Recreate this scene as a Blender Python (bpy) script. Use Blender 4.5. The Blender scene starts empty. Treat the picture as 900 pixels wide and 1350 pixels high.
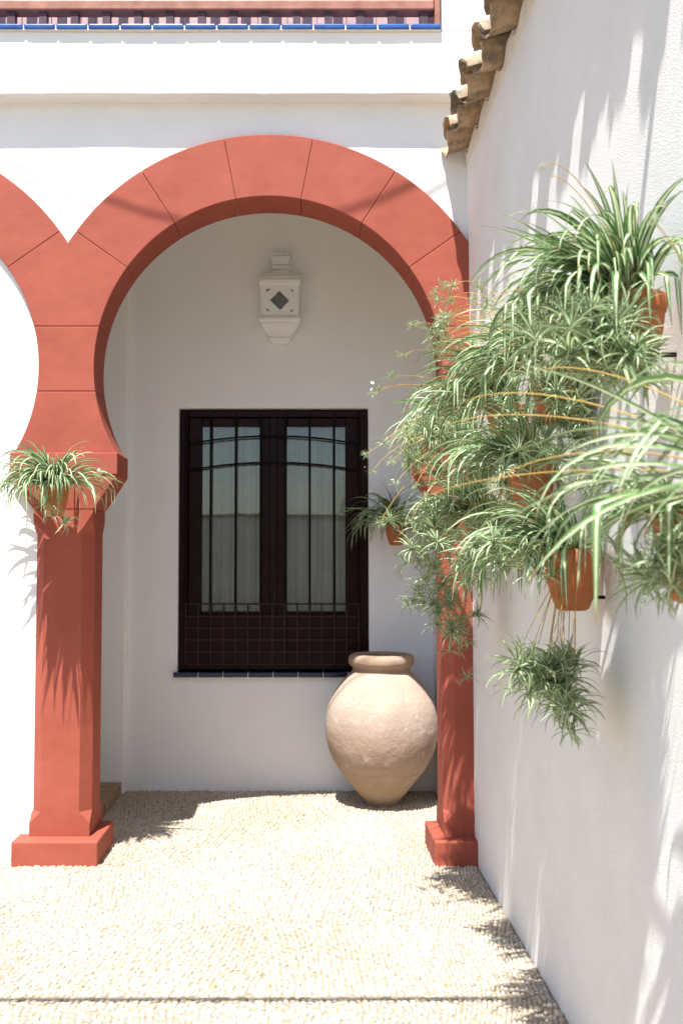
import bpy, bmesh, math, random
from mathutils import Vector, Matrix, noise
R = math.radians
random.seed(7)
SC = bpy.context.scene
COL = SC.collection

# ------------------------------------------------------------------ camera, sky, sun, exposure
CAM_Z = 1.5
PITCH = math.atan(70 / 1312.5)
cam = bpy.data.cameras.new('camera')
cam.lens = 35; cam.sensor_width = 36; cam.clip_start = 0.05; cam.clip_end = 1000
cam.shift_x = 50 / 1350
cam.dof.use_dof = True; cam.dof.focus_distance = 4.6; cam.dof.aperture_fstop = 5.0
camo = bpy.data.objects.new('camera', cam); COL.objects.link(camo)
camo.location = (0, 0, CAM_Z); camo.rotation_euler = (math.pi / 2 + PITCH, 0, 0)
SC.camera = camo

SUN = Vector((0.15, 0.42, -1.0)).normalized()          # the way the light travels
ELEV = math.asin(-SUN.z)
world = bpy.data.worlds.new('World'); SC.world = world; world.use_nodes = True
wn = world.node_tree.nodes; wl = world.node_tree.links
bg = wn['Background']
sky = wn.new('ShaderNodeTexSky'); sky.sky_type = 'NISHITA'; sky.sun_disc = False
sky.sun_elevation = ELEV
sky.sun_rotation = math.atan2(-SUN.x, -SUN.y)           # measured from +Y towards +X
sky.air_density = 1.0; sky.dust_density = 1.2; sky.ozone_density = 1.0
wl.new(sky.outputs[0], bg.inputs[0]); bg.inputs[1].default_value = 0.10
sl = bpy.data.lights.new('sun', 'SUN'); sl.energy = 5.0; sl.angle = R(0.53); sl.color = (1.0, 0.972, 0.925)
so = bpy.data.objects.new('sun', sl); COL.objects.link(so)
so.rotation_euler = SUN.to_track_quat('-Z', 'Y').to_euler(); so.location = (-2, -4, 9)
SC.view_settings.view_transform = 'Standard'; SC.view_settings.look = 'None'
SC.view_settings.gamma = 1.0; SC.view_settings.use_curve_mapping = False
SC.view_settings.exposure = 1.10
SC.cycles.max_bounces = 8; SC.cycles.diffuse_bounces = 5; SC.cycles.glossy_bounces = 2
SC.cycles.caustics_reflective = False; SC.cycles.caustics_refractive = False

# ------------------------------------------------------------------ helpers
def PX(px, py, Y):
    """point of the place seen at pixel (px, py) of the 900x1350 photograph at depth Y: used to measure things"""
    f = 1312.5
    u = (px - 400) / f; v = (675 - py) / f
    d = Vector((u, math.cos(PITCH) - v * math.sin(PITCH), math.sin(PITCH) + v * math.cos(PITCH)))
    return Vector((0, 0, CAM_Z)) + d * (Y / d.y)

def tag(o, label=None, cat=None, group=None, kind=None):
    if label: o['label'] = label
    if cat: o['category'] = cat
    if group: o['group'] = group
    if kind: o['kind'] = kind
    return o

def empty(name, loc, label, cat, group=None):
    o = bpy.data.objects.new(name, None); COL.objects.link(o); o.location = loc
    o.empty_display_size = 0.1
    return tag(o, label, cat, group)

def place(name, me, parent=None, loc=(0, 0, 0)):
    o = bpy.data.objects.new(name, me); COL.objects.link(o); o.location = loc
    if parent: o.parent = parent
    return o

def origin(parent):
    v = Vector((0, 0, 0))
    while parent is not None:
        v += parent.location; parent = parent.parent
    return v

class MB:
    """collects shapes in world coordinates; build() links them as one mesh object"""
    def __init__(self): self.v = []; self.f = []
    def add(self, vs, fs):
        b = len(self.v); self.v += [Vector(p) for p in vs]; self.f += [[b + i for i in q] for q in fs]; return self
    def box(self, x0, x1, y0, y1, z0, z1):
        return self.add([(x0,y0,z0),(x1,y0,z0),(x1,y1,z0),(x0,y1,z0),(x0,y0,z1),(x1,y0,z1),(x1,y1,z1),(x0,y1,z1)],
                        [(0,3,2,1),(4,5,6,7),(0,1,5,4),(1,2,6,5),(2,3,7,6),(3,0,4,7)])
    def prism_y(self, poly, y0, y1):
        n = len(poly)
        vs = [(x, y0, z) for x, z in poly] + [(x, y1, z) for x, z in poly]
        fs = [list(range(n)), list(range(2*n-1, n-1, -1))] + [(i, n+i, n+(i+1) % n, (i+1) % n) for i in range(n)]
        return self.add(vs, fs)
    def prism_z(self, poly, z0, z1): return self.loft([[(x, y, z0) for x, y in poly], [(x, y, z1) for x, y in poly]])
    def loft(self, rings, caps=True):
        n = len(rings[0]); vs = [p for r in rings for p in r]; fs = []
        for k in range(len(rings) - 1):
            for i in range(n):
                j = (i + 1) % n
                fs.append((k*n+i, k*n+j, (k+1)*n+j, (k+1)*n+i))
        if caps: fs += [list(range(n-1, -1, -1)), list(range((len(rings)-1)*n, len(rings)*n))]
        return self.add(vs, fs)
    def tube(self, pts, r, n=6):
        pts = [Vector(p) for p in pts]; rings = []
        for i, p in enumerate(pts):
            t = (pts[min(i+1, len(pts)-1)] - pts[max(i-1, 0)]).normalized()
            a = Vector((0, 0, 1)) if abs(t.z) < .9 else Vector((1, 0, 0))
            s = t.cross(a).normalized(); u = s.cross(t)
            rr = r[i] if isinstance(r, (list, tuple)) else r
            rings.append([p + s*math.cos(2*math.pi*k/n)*rr + u*math.sin(2*math.pi*k/n)*rr for k in range(n)])
        return self.loft(rings)
    def lathe(self, prof, c, n=48):
        rings = [[(c[0] + r*math.cos(2*math.pi*k/n), c[1] + r*math.sin(2*math.pi*k/n), c[2] + z) for k in range(n)] for r, z in prof]
        return self.loft(rings)
    def mesh(self, name, mat, off=Vector((0, 0, 0)), smooth=None, recalc=True):
        me = bpy.data.meshes.new(name)
        me.from_pydata([tuple(p - off) for p in self.v], [], self.f)
        if recalc:
            bm = bmesh.new(); bm.from_mesh(me); bmesh.ops.recalc_face_normals(bm, faces=bm.faces); bm.to_mesh(me); bm.free()
        me.materials.append(mat)
        if smooth is not None:
            me.shade_smooth()
            if smooth < 180: me.set_sharp_from_angle(angle=R(smooth))
        return me
    def build(self, name, mat, parent=None, bevel=0, seg=2, smooth=None, label=None, loc=None):
        off = origin(parent) if parent else Vector(loc or (0, 0, 0))
        o = place(name, self.mesh(name, mat, off, smooth), parent, (0, 0, 0) if parent else off)
        if bevel:
            m = o.modifiers.new('bevel', 'BEVEL'); m.width = bevel; m.segments = seg; m.limit_method = 'ANGLE'; m.angle_limit = R(28)
            m.harden_normals = False
        if label: o['label'] = label
        return o

# ------------------------------------------------------------------ materials
def nodes(name, rough=0.8, spec=0.3):
    m = bpy.data.materials.new(name); m.use_nodes = True
    nt = m.node_tree; b = nt.nodes['Principled BSDF']
    b.inputs['Roughness'].default_value = rough; b.inputs['Specular IOR Level'].default_value = spec
    return m, nt, b
def N(nt, typ, **kw):
    n = nt.nodes.new(typ)
    for k, v in kw.items():
        if k in n.inputs: n.inputs[k].default_value = v
        else: setattr(n, k, v)
    return n
def ramp(nt, stops):
    r = nt.nodes.new('ShaderNodeValToRGB'); el = r.color_ramp.elements
    while len(el) < len(stops): el.new(0.5)
    for e, (p, c) in zip(el, stops): e.position = p; e.color = (*c, 1)
    return r
def surface(name, cols, scale, rough=0.85, bumps=(), spec=0.25, detail=4, wpos=(0.3, 0.7), spots=None):
    """noise colour between cols plus a stack of noise bumps (scale, strength, distance)"""
    m, nt, b = nodes(name, rough, spec); L = nt.links
    geo = N(nt, 'ShaderNodeNewGeometry')
    nz = N(nt, 'ShaderNodeTexNoise', Scale=scale, Detail=detail, Roughness=0.62); L.new(geo.outputs['Position'], nz.inputs['Vector'])
    k = len(cols); r = ramp(nt, [(wpos[0] + (wpos[1]-wpos[0])*i/max(1, k-1), c) for i, c in enumerate(cols)])
    L.new(nz.outputs[0], r.inputs[0]); out = r.outputs[0]
    if spots:
        sc, lo, hi, c = spots
        n2 = N(nt, 'ShaderNodeTexNoise', Scale=sc, Detail=5, Roughness=0.7); L.new(geo.outputs['Position'], n2.inputs['Vector'])
        r2 = ramp(nt, [(lo, (0, 0, 0)), (hi, (1, 1, 1))]); L.new(n2.outputs[0], r2.inputs[0])
        mx = N(nt, 'ShaderNodeMix', data_type='RGBA'); L.new(r2.outputs[0], mx.inputs[0]); L.new(out, mx.inputs[6]); mx.inputs[7].default_value = (*c, 1)
        out = mx.outputs[2]
    L.new(out, b.inputs['Base Color'])
    prev = None
    for sc, st, di in bumps:
        n3 = N(nt, 'ShaderNodeTexNoise', Scale=sc, Detail=2, Roughness=0.6); L.new(geo.outputs['Position'], n3.inputs['Vector'])
        bp = N(nt, 'ShaderNodeBump', Strength=st, Distance=di); L.new(n3.outputs[0], bp.inputs['Height'])
        if prev: L.new(prev.outputs[0], bp.inputs['Normal'])
        prev = bp
    if prev: L.new(prev.outputs[0], b.inputs['Normal'])
    return m

M = {}
M['plaster'] = surface('white_plaster', [(.76,.76,.75), (.82,.82,.81)], 2.2, .9, ((9, .25, .02), (70, .2, .004)))
M['porch'] = surface('porch_plaster', [(.84,.838,.83), (.88,.878,.87)], 1.6, .9, ((5, .3, .02), (60, .15, .003)), spots=(7, .66, .74, (.81,.80,.78)))
M['stucco'] = surface('roughcast_stucco', [(.76,.755,.745), (.83,.825,.815)], 3, .92, ((3, .3, .02), (190, .85, .0042), (430, .7, .0018)))
M['red'] = surface('red_oxide_paint', [(.29,.066,.040), (.345,.083,.053)], 3.5, .8, ((4, .3, .02), (20, .2, .006), (140, .25, .0014)), .3, spots=(55, .735, .75, (.55,.34,.28)))
_b = M['red'].node_tree.nodes['Principled BSDF']
_b.inputs['Specular IOR Level'].default_value = .35
M['jar'] = surface('pale_terracotta', [(.36,.275,.218), (.43,.345,.285)], 6, .92, ((11, .35, .014), (45, .45, .007), (150, .4, .003)), spots=(13, .59, .70, (.54,.475,.42)))
M['pot'] = surface('orange_terracotta', [(.40,.125,.045), (.52,.19,.08)], 16, .8, ((90, .15, .002),), spots=(24, .62, .74, (.55,.33,.22)))
M['soil'] = surface('dark_soil', [(.03,.02,.013), (.06,.042,.03)], 60, .95, ((90, .6, .01),))
M['wood'] = surface('dark_wood', [(.010,.0016,.0014), (.020,.0034,.0028)], 14, .35, ((60, .15, .002),), .12)
M['lattice_wood'] = surface('worn_dark_wood', [(.030,.0125,.009), (.05,.021,.015)], 22, .5, ((60, .15, .002),), .2)
M['iron'] = surface('black_iron', [(.007,.005,.005), (.012,.009,.008)], 30, .6, (), .05)
M['rail'] = surface('red_brown_rail', [(.22,.075,.05), (.36,.16,.11)], 9, .5, ((40, .15, .003),), .4)
M['rail_dark'] = surface('violet_brown_slat', [(.045,.018,.028), (.07,.028,.042)], 9, .5, (), .4)
M['panel'] = surface('rose_panel', [(.50,.33,.335), (.58,.41,.41)], 12, .7)
M['blue'] = surface('cobalt_glaze', [(.014,.055,.24), (.03,.11,.36)], 12, .22, ((30, .1, .003),), .6)
M['navy'] = surface('navy_glaze', [(.006,.007,.026), (.010,.012,.05)], 12, .25, ((30, .1, .003),), .5)
M['grout'] = surface('pale_grout', [(.62,.60,.56), (.72,.70,.66)], 40, .95)
M['brick'] = surface('tan_brick', [(.30,.205,.125), (.42,.30,.19)], 18, .95, ((60, .4, .006),), spots=(9, .55, .7, (.22,.17,.12)))
M['mortar'] = surface('floor_mortar', [(.24,.20,.15), (.32,.275,.21)], 20, .98, ((120, .6, .006),))
M['far_ground'] = M['mortar']
M['mortar_white'] = surface('lime_mortar', [(.66,.64,.60), (.76,.74,.70)], 14, .95, ((40, .5, .01),))
M['tile'] = surface('old_clay_tile', [(.25,.165,.10), (.44,.31,.195), (.54,.41,.285)], 11, .92, ((26, .35, .01), (120, .3, .003)), spots=(9, .48, .62, (.17,.155,.13)))
M['strip'] = surface('slate_strip', [(.26,.29,.30), (.36,.38,.38)], 30, .7)
M['cable'] = surface('black_cable', [(.02,.02,.02), (.03,.03,.03)], 10, .6)
M['runner'] = surface('straw_runner', [(.40,.235,.05), (.58,.40,.12)], 30, .6)
M['dry'] = surface('withered_leaf', [(.26,.075,.03), (.40,.16,.07)], 40, .7)
M['flower'] = surface('white_petals', [(.78,.78,.66), (.84,.84,.74)], 40, .6)

def leaf_material(name, green, green2, cream, lo, hi):
    m, nt, b = nodes(name, .42, .35); L = nt.links
    uv = N(nt, 'ShaderNodeUVMap'); sp = N(nt, 'ShaderNodeSeparateXYZ'); L.new(uv.outputs[0], sp.inputs[0])
    a = N(nt, 'ShaderNodeMath', operation='SUBTRACT'); L.new(sp.outputs[0], a.inputs[0]); a.inputs[1].default_value = .5
    ab = N(nt, 'ShaderNodeMath', operation='ABSOLUTE'); L.new(a.outputs[0], ab.inputs[0])
    oi = N(nt, 'ShaderNodeObjectInfo')
    geo = N(nt, 'ShaderNodeNewGeometry')
    nz = N(nt, 'ShaderNodeTexNoise', Scale=55.0, Detail=3); L.new(geo.outputs['Position'], nz.inputs['Vector'])
    j = N(nt, 'ShaderNodeMath', operation='MULTIPLY_ADD'); L.new(nz.outputs[0], j.inputs[0]); j.inputs[1].default_value = .16; L.new(ab.outputs[0], j.inputs[2])
    j2 = N(nt, 'ShaderNodeMath', operation='MULTIPLY_ADD'); L.new(oi.outputs['Random'], j2.inputs[0]); j2.inputs[1].default_value = .10; L.new(j.outputs[0], j2.inputs[2])
    r = ramp(nt, [(lo + .13, (0, 0, 0)), (hi + .13, (1, 1, 1))]); L.new(j2.outputs[0], r.inputs[0])
    g = N(nt, 'ShaderNodeMix', data_type='RGBA'); L.new(oi.outputs['Random'], g.inputs[0])
    g.inputs[6].default_value = (*green, 1); g.inputs[7].default_value = (*green2, 1)
    mx = N(nt, 'ShaderNodeMix', data_type='RGBA'); L.new(r.outputs[0], mx.inputs[0]); mx.inputs[6].default_value = (*cream, 1); L.new(g.outputs[2], mx.inputs[7])
    # dry brown tip
    tip = ramp(nt, [(.925, (0, 0, 0)), (.97, (1, 1, 1))]); L.new(sp.outputs[1], tip.inputs[0])
    mt = N(nt, 'ShaderNodeMix', data_type='RGBA'); L.new(tip.outputs[0], mt.inputs[0]); L.new(mx.outputs[2], mt.inputs[6]); mt.inputs[7].default_value = (.30, .15, .06, 1)
    L.new(mt.outputs[2], b.inputs['Base Color'])
    tr = N(nt, 'ShaderNodeBsdfTranslucent'); L.new(mt.outputs[2], tr.inputs[0])
    ms = N(nt, 'ShaderNodeMixShader'); ms.inputs[0].default_value = .28
    L.new(b.outputs[0], ms.inputs[1]); L.new(tr.outputs[0], ms.inputs[2]); L.new(ms.outputs[0], nt.nodes['Material Output'].inputs[0])
    return m
M['leaf'] = leaf_material('variegated_leaf', (.085, .185, .055), (.15, .262, .095), (.68, .72, .50), .12, .20)
M['leaf2'] = leaf_material('plantlet_leaf', (.115, .215, .075), (.20, .305, .135), (.68, .72, .50), .13, .22)

def pebble_material():
    m, nt, b = nodes('cream_pebble', .62, .3); L = nt.links
    at = N(nt, 'ShaderNodeAttribute', attribute_name='tint')
    geo = N(nt, 'ShaderNodeNewGeometry')
    nz = N(nt, 'ShaderNodeTexNoise', Scale=1.4, Detail=5); L.new(geo.outputs['Position'], nz.inputs['Vector'])
    r = ramp(nt, [(.35, (.80, .78, .74)), (.65, (1, 1, 1))]); L.new(nz.outputs[0], r.inputs[0])
    mx = N(nt, 'ShaderNodeMix', data_type='RGBA', blend_type='MULTIPLY'); mx.inputs[0].default_value = 1
    L.new(at.outputs[0], mx.inputs[6]); L.new(r.outputs[0], mx.inputs[7]); L.new(mx.outputs[2], b.inputs['Base Color'])
    return m
M['pebble'] = pebble_material()

def glass_material():
    m, nt, b = nodes('window_glass'); L = nt.links
    tr = N(nt, 'ShaderNodeBsdfTransparent'); tr.inputs[0].default_value = (.86, .88, .83, 1)
    gl = N(nt, 'ShaderNodeBsdfGlossy', Roughness=0.015)
    fr = N(nt, 'ShaderNodeFresnel', IOR=1.72)
    geo = N(nt, 'ShaderNodeNewGeometry'); nz = N(nt, 'ShaderNodeTexNoise', Scale=3.0); L.new(geo.outputs['Position'], nz.inputs['Vector'])
    bp = N(nt, 'ShaderNodeBump', Strength=.06, Distance=.01); L.new(nz.outputs[0], bp.inputs['Height'])
    L.new(bp.outputs[0], gl.inputs['Normal'])
    ms = N(nt, 'ShaderNodeMixShader'); L.new(fr.outputs[0], ms.inputs[0]); L.new(tr.outputs[0], ms.inputs[1]); L.new(gl.outputs[0], ms.inputs[2])
    L.new(ms.outputs[0], nt.nodes['Material Output'].inputs[0]); return m
M['glass'] = glass_material()
M['curtain'] = surface('sheer_curtain', [(.42,.425,.38), (.54,.54,.49)], 5, .9)
M['room'] = surface('dim_room', [(.10,.10,.09), (.14,.13,.12)], 3, .9)

# ------------------------------------------------------------------ ground of pebbles
WX = 0.868                       # face of the side wall
YB = 6.70                        # back wall of the porch
g = MB(); g.add([(-150,-150,0),(150,-150,0),(150,150,0),(-150,150,0)], [(0,1,2,3)])
ground = g.build('ground', M['mortar']); tag(ground, kind='structure')

def pebble_shape(rnd, seg=7):
    vs, fs = [], []
    for h, s in ((-.35, .93), (.12, 1.0), (.62, .74), (.92, .34)):
        for k in range(seg):
            a = 2*math.pi*k/seg
            vs.append((math.cos(a)*s*(1+rnd.uniform(-.09, .09)), math.sin(a)*s*(1+rnd.uniform(-.09, .09)), h))
    vs.append((0, 0, 1.0))
    for r_ in range(3):
        for k in range(seg):
            j = (k+1) % seg; fs.append((r_*seg+k, r_*seg+j, (r_+1)*seg+j, (r_+1)*seg+k))
    for k in range(seg): fs.append((3*seg+k, 3*seg+(k+1) % seg, 4*seg))
    return vs, fs
prnd = random.Random(3)
PSH = [pebble_shape(prnd) for _ in range(10)]
def tint(rnd):
    q = rnd.random()
    if q < .80: c = (.50, .44, .355); k = rnd.uniform(.9, 1.1)
    elif q < .91: c = (.47, .385, .28); k = rnd.uniform(.85, 1.08)
    elif q < .975: c = (.42, .385, .33); k = rnd.uniform(.82, 1.08)
    elif q < .99: c = (.42, .31, .19); k = rnd.uniform(.9, 1.1)
    else: c = (.33, .31, .29); k = 1
    return (c[0]*k, c[1]*k, c[2]*k)
def panel_angle(x, y):
    if x > .50: return R(84)                                   # band along the side wall: stones set across the rows
    if y > 6.2: return R(8)
    k = int((y - 2.6) // .82); i = int((x + 3) // .95)
    return R(33 if (k + i) % 2 else -36) + .22*math.sin(2.1*x + 1.3*y)
spots = []
for pid, (x0, x1, y0, y1) in enumerate([(.50, WX-.008, 2.7, YB), (-2.0, .50, 2.7, YB)]):
    rnd = random.Random(11 + pid)
    # rows laid cell by cell along the local grain
    for k in range(-20, 60):
        for i in range(-20, 20):
            if pid == 0 and (k or i): continue
            if pid == 0: bx0, bx1, by0, by1, ang = x0, x1, y0, y1, R(84)
            else:
                bx0, bx1 = max(x0, -3 + .95*i), min(x1, -3 + .95*(i+1)); by0, by1 = max(y0, 2.6 + .82*k), min(y1, 2.6 + .82*(k+1))
                if bx1 - bx0 < .02 or by1 - by0 < .02: continue
                ang = R(33 if (k + i) % 2 else -36)
            cx, cy = (bx0+bx1)/2, (by0+by1)/2; rr = math.hypot(bx1-bx0, by1-by0)/2 + .05
            du, dv = .0290, .0168
            for a in range(int(-rr/dv), int(rr/dv)+1):
                for b_ in range(int(-rr/du), int(rr/du)+1):
                    u = (b_ + .5*(a % 2))*du + rnd.uniform(-.006, .006); v = a*dv + rnd.uniform(-.003, .003)
                    v += .02*math.sin(u*7 + i) ; th = ang + .14*math.cos(u*7 + i)
                    x = cx + u*math.cos(ang) - v*math.sin(ang); y = cy + u*math.sin(ang) + v*math.cos(ang)
                    if not (bx0 <= x < bx1 and by0 <= y < by1): continue
                    if rnd.random() < .012: continue
                    if x < -1.2 and y > 5.3: continue
                    spots.append((x, y, th + rnd.uniform(-.28, .28),   .0153*rnd.uniform(.8, 1.2), .0093*rnd.uniform(.8, 1.2), .0070*rnd.uniform(.6, 1.4), rnd))
def in_view(x, y):
    t = y*.976
    return -400/1312.5*t*1.01 < x and y > 3.27
near = sorted([s for s in spots if in_view(s[0], s[1])], key=lambda s: s[1])[:300]
near_set = set(id(s) for s in near)
V, F, T = [], [], []
for s in spots:
    if id(s) in near_set: continue
    x, y, th, a, b_, h, rnd = s
    vs, fs = PSH[rnd.randrange(10)]; o = len(V); c, sn = math.cos(th), math.sin(th); tc = tint(rnd); z0 = rnd.uniform(-.0015, .0015)
    tx, ty = rnd.uniform(-.12, .12), rnd.uniform(-.12, .12)
    for (p, q, w) in vs:
        X, Y = p*a, q*b_
        V.append((x + X*c - Y*sn, y + X*sn + Y*c, w*h + z0 + X*tx + Y*ty)); T.append(tc)
    F += [[o+i for i in q] for q in fs]
def tinted(name, V, F, T):
    me = bpy.data.meshes.new(name); me.from_pydata(V, [], F); me.materials.append(M['pebble'])
    at = me.color_attributes.new('tint', 'FLOAT_COLOR', 'POINT')
    at.data.foreach_set('color', [q for c in T for q in (*c, 1)]); me.shade_smooth(); return me
ob = place('pebbles', tinted('pebbles', V, F, T), ground); tag(ob, kind='stuff')
variants = []
for k in range(24):
    vs, fs = PSH[k % 10]; variants.append(tinted('pebble', vs, fs, [tint(prnd)]*len(vs)))
for s in near:
    x, y, th, a, b_, h, rnd = s
    o = place('pebble', variants[rnd.randrange(24)], ground, (x, y, rnd.uniform(-.001, .001)))
    o.scale = (a, b_, h); o.rotation_euler = (rnd.uniform(-.08, .08), rnd.uniform(-.08, .08), th)
for y, x0, x1 in ((4.875, .60, .86), (4.06, .56, .86)):
    MB().box(x0, x1, y, y+.014, -.005, .0062).build('stone_strip', M['strip'], ground, bevel=.003)

# ------------------------------------------------------------------ the arcade building
YC = 5.14                        # front of the columns
YA = 5.16                        # front of the arches
ARCH_Z, RI, RO, TH = 2.535, .91, 1.245, .26
XA, XC = -.185, -1.24            # centre of the open arch; centre of the left pillar
SP = 1.055                       # half the pillar spacing
XL = XC - SP                     # centre of the walled-up arch
XR = XA + SP                     # centre of the engaged pillar at the side wall
bld = empty('arcade_building', (XA, 5.3, 0), 'white two storey courtyard building with arcade porch and ledge above the arches', 'building')

def arc(cx, r, a0, a1, n):       # angles from the vertical, positive to the right
    return [(cx + r*math.sin(a0 + (a1-a0)*i/n), ARCH_Z + r*math.cos(a0 + (a1-a0)*i/n)) for i in range(n+1)]
aw = math.asin(SP/1.10)
X3 = XL - 2*SP  # centre of an unseen open bay, added so sun bounces into the porch
poly = arc(XA, 1.10, aw, -aw, 40)[:-1] + arc(XL, 1.10, aw, -aw, 40)[:-1] + arc(X3, 1.10, aw, -aw, 40) + [(X3 - SP, 4.05), (XR + .1, 4.05), (XR + .1, ARCH_Z + 1.10*math.cos(aw))]
MB().prism_y(poly, YA + .032, YA + TH - .02).build('arcade_wall', M['plaster'], bld)
MB().prism_y([(XL - SP, -.05), (XC - .02, -.05)] + arc(XL, 1.09, math.asin((SP-.02)/1.09), -math.asin(SP/1.0901), 40), YA + .026, YA + .20).build('walled_up_panel', M['plaster'], bld)
# upper storey: band of wall above the ledge, a little wavy like hand-laid plaster
def wavy_band(x0, x1, y0, y1, z0, z1, n, amp, seed):
    rings = []
    for i in range(n+1):
        x = x0 + (x1-x0)*i/n
        w = lambda k: amp*noise.noise(Vector((x*2.3, seed, k*3.1))) + amp*.5*noise.noise(Vector((x*9, seed, k*3.1)))
        rings.append([(x, y0 + w(1), z0 + w(2)), (x, y0 + .006 + w(1)*.5, z0 + (z1-z0)*.5), (x, y0 + w(3), z1), (x, y1, z1), (x, y1, z0 + w(2))])
    return MB().loft(rings)
ZL0, ZL1 = 3.963, 4.297
X_END = .722
wavy_band(X3 - SP, XR + .1, 5.086, 5.40, ZL0, ZL1, 120, .004, 2.0).build('upper_wall', M['plaster'], bld, bevel=.006)
MB().box(X_END + .006, 1.25, 5.088, 5.45, ZL1 + .002, 5.6).build('upper_pier', M['plaster'], bld, bevel=.012)
MB().box(X3 - SP, 1.25, 5.05, 7.6, 5.61, 5.75).build('upper_slab', M['plaster'], bld)
# porch behind the arches
def wall_with_hole(x0, x1, z0, z1, hx0, hx1, hz0, hz1, y0, y1):
    vs = [(x, y, z) for y in (y0, y1) for (x, z) in ((x0,z0),(x1,z0),(x1,z1),(x0,z1),(hx0,hz0),(hx1,hz0),(hx1,hz1),(hx0,hz1))]
    fs = []
    for i in range(4):
        j = (i+1) % 4
        fs += [(i, j, 4+j, 4+i), (8+i, 12+i, 12+j, 8+j), (4+i, 4+j, 12+j, 12+i), (i, 8+i, 8+j, j)]
    return MB().add(vs, fs)
p0 = PX(236, 538, YB); p1 = PX(486.5, 890, YB)
HX0, HX1, HZ0, HZ1 = p0.x, p1.x, p1.z, p0.z
XS = PX(167, 1043, YB).x         # where the left part of the back wall steps forward
wall_with_hole(XS - .05, 1.25, -.05, 4.1, HX0, HX1, HZ0, HZ1, YB, YB + .30).build('porch_back_wall', M['porch'], bld, bevel=.008)
MB().box(-5.6, XS, YB - .07, YB + .28, -.05, 4.1).build('porch_wall_projection', M['porch'], bld, bevel=.02, seg=3)
MB().box(-5.6, 1.25, YA + TH - .015, YB + .32, 3.96, 4.05).build('porch_ceiling', M['porch'], bld)
MB().box(-5.7, -5.61, YA + .02, YB + .3, 0, 5.6).build('porch_end_wall', M['plaster'], bld)
# blue glazed tiles on the parapet
tw = 42.3/1312.5*5.22; k = 0; x = X_END
while x > -3.2:
    t = MB().box(x - tw + .005, x - .0015, 5.058, 5.30, ZL1 + .002, ZL1 + .030)
    t.build('parapet_tile', M['blue'], bld, bevel=.008, seg=3); x -= tw
MB().box(-3.3, X_END - .003, 5.067, 5.29, ZL1 - .001, ZL1 + .024).build('parapet_grout', M['grout'], bld)
# balcony railing and boarded panel behind it
zt = ZL1 + .030
rail = empty('balcony_railing', (-.6, 5.15, zt), 'red brown wooden railing with slats above the blue tiled parapet', 'railing')
MB().box(-3.3, X_END - .03, 5.12, 5.20, zt + .108, zt + .165).build('lower_rail', M['rail'], rail, bevel=.008)
MB().box(-3.3, X_END - .03, 5.12, 5.20, zt + .95, zt + 1.01).build('hand_rail', M['rail'], rail, bevel=.01)
MB().box(X_END - .03, X_END + .0, 5.11, 5.21, zt, zt + 1.05).build('post', M['rail'], rail, bevel=.004)
x = X_END - .085
while x > -3.2:
    MB().box(x - .02, x + .02, 5.135, 5.185, zt, zt + .108).build('slat_foot', M['rail_dark'], rail)
    MB().box(x - .02, x + .02, 5.14, 5.18, zt + .165, zt + .95).build('slat', M['rail_dark'], rail); x -= tw
shut = empty('balcony_shutter', (-.6, 5.36, ZL1), 'rose coloured boarded shutter behind the balcony railing', 'shutter')
x = X_END
while x > -3.2:
    MB().box(x - .078, x, 5.32, 5.34, ZL1 + .032, 5.6).build('board', M['panel'], shut, bevel=.004); x -= .081

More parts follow.
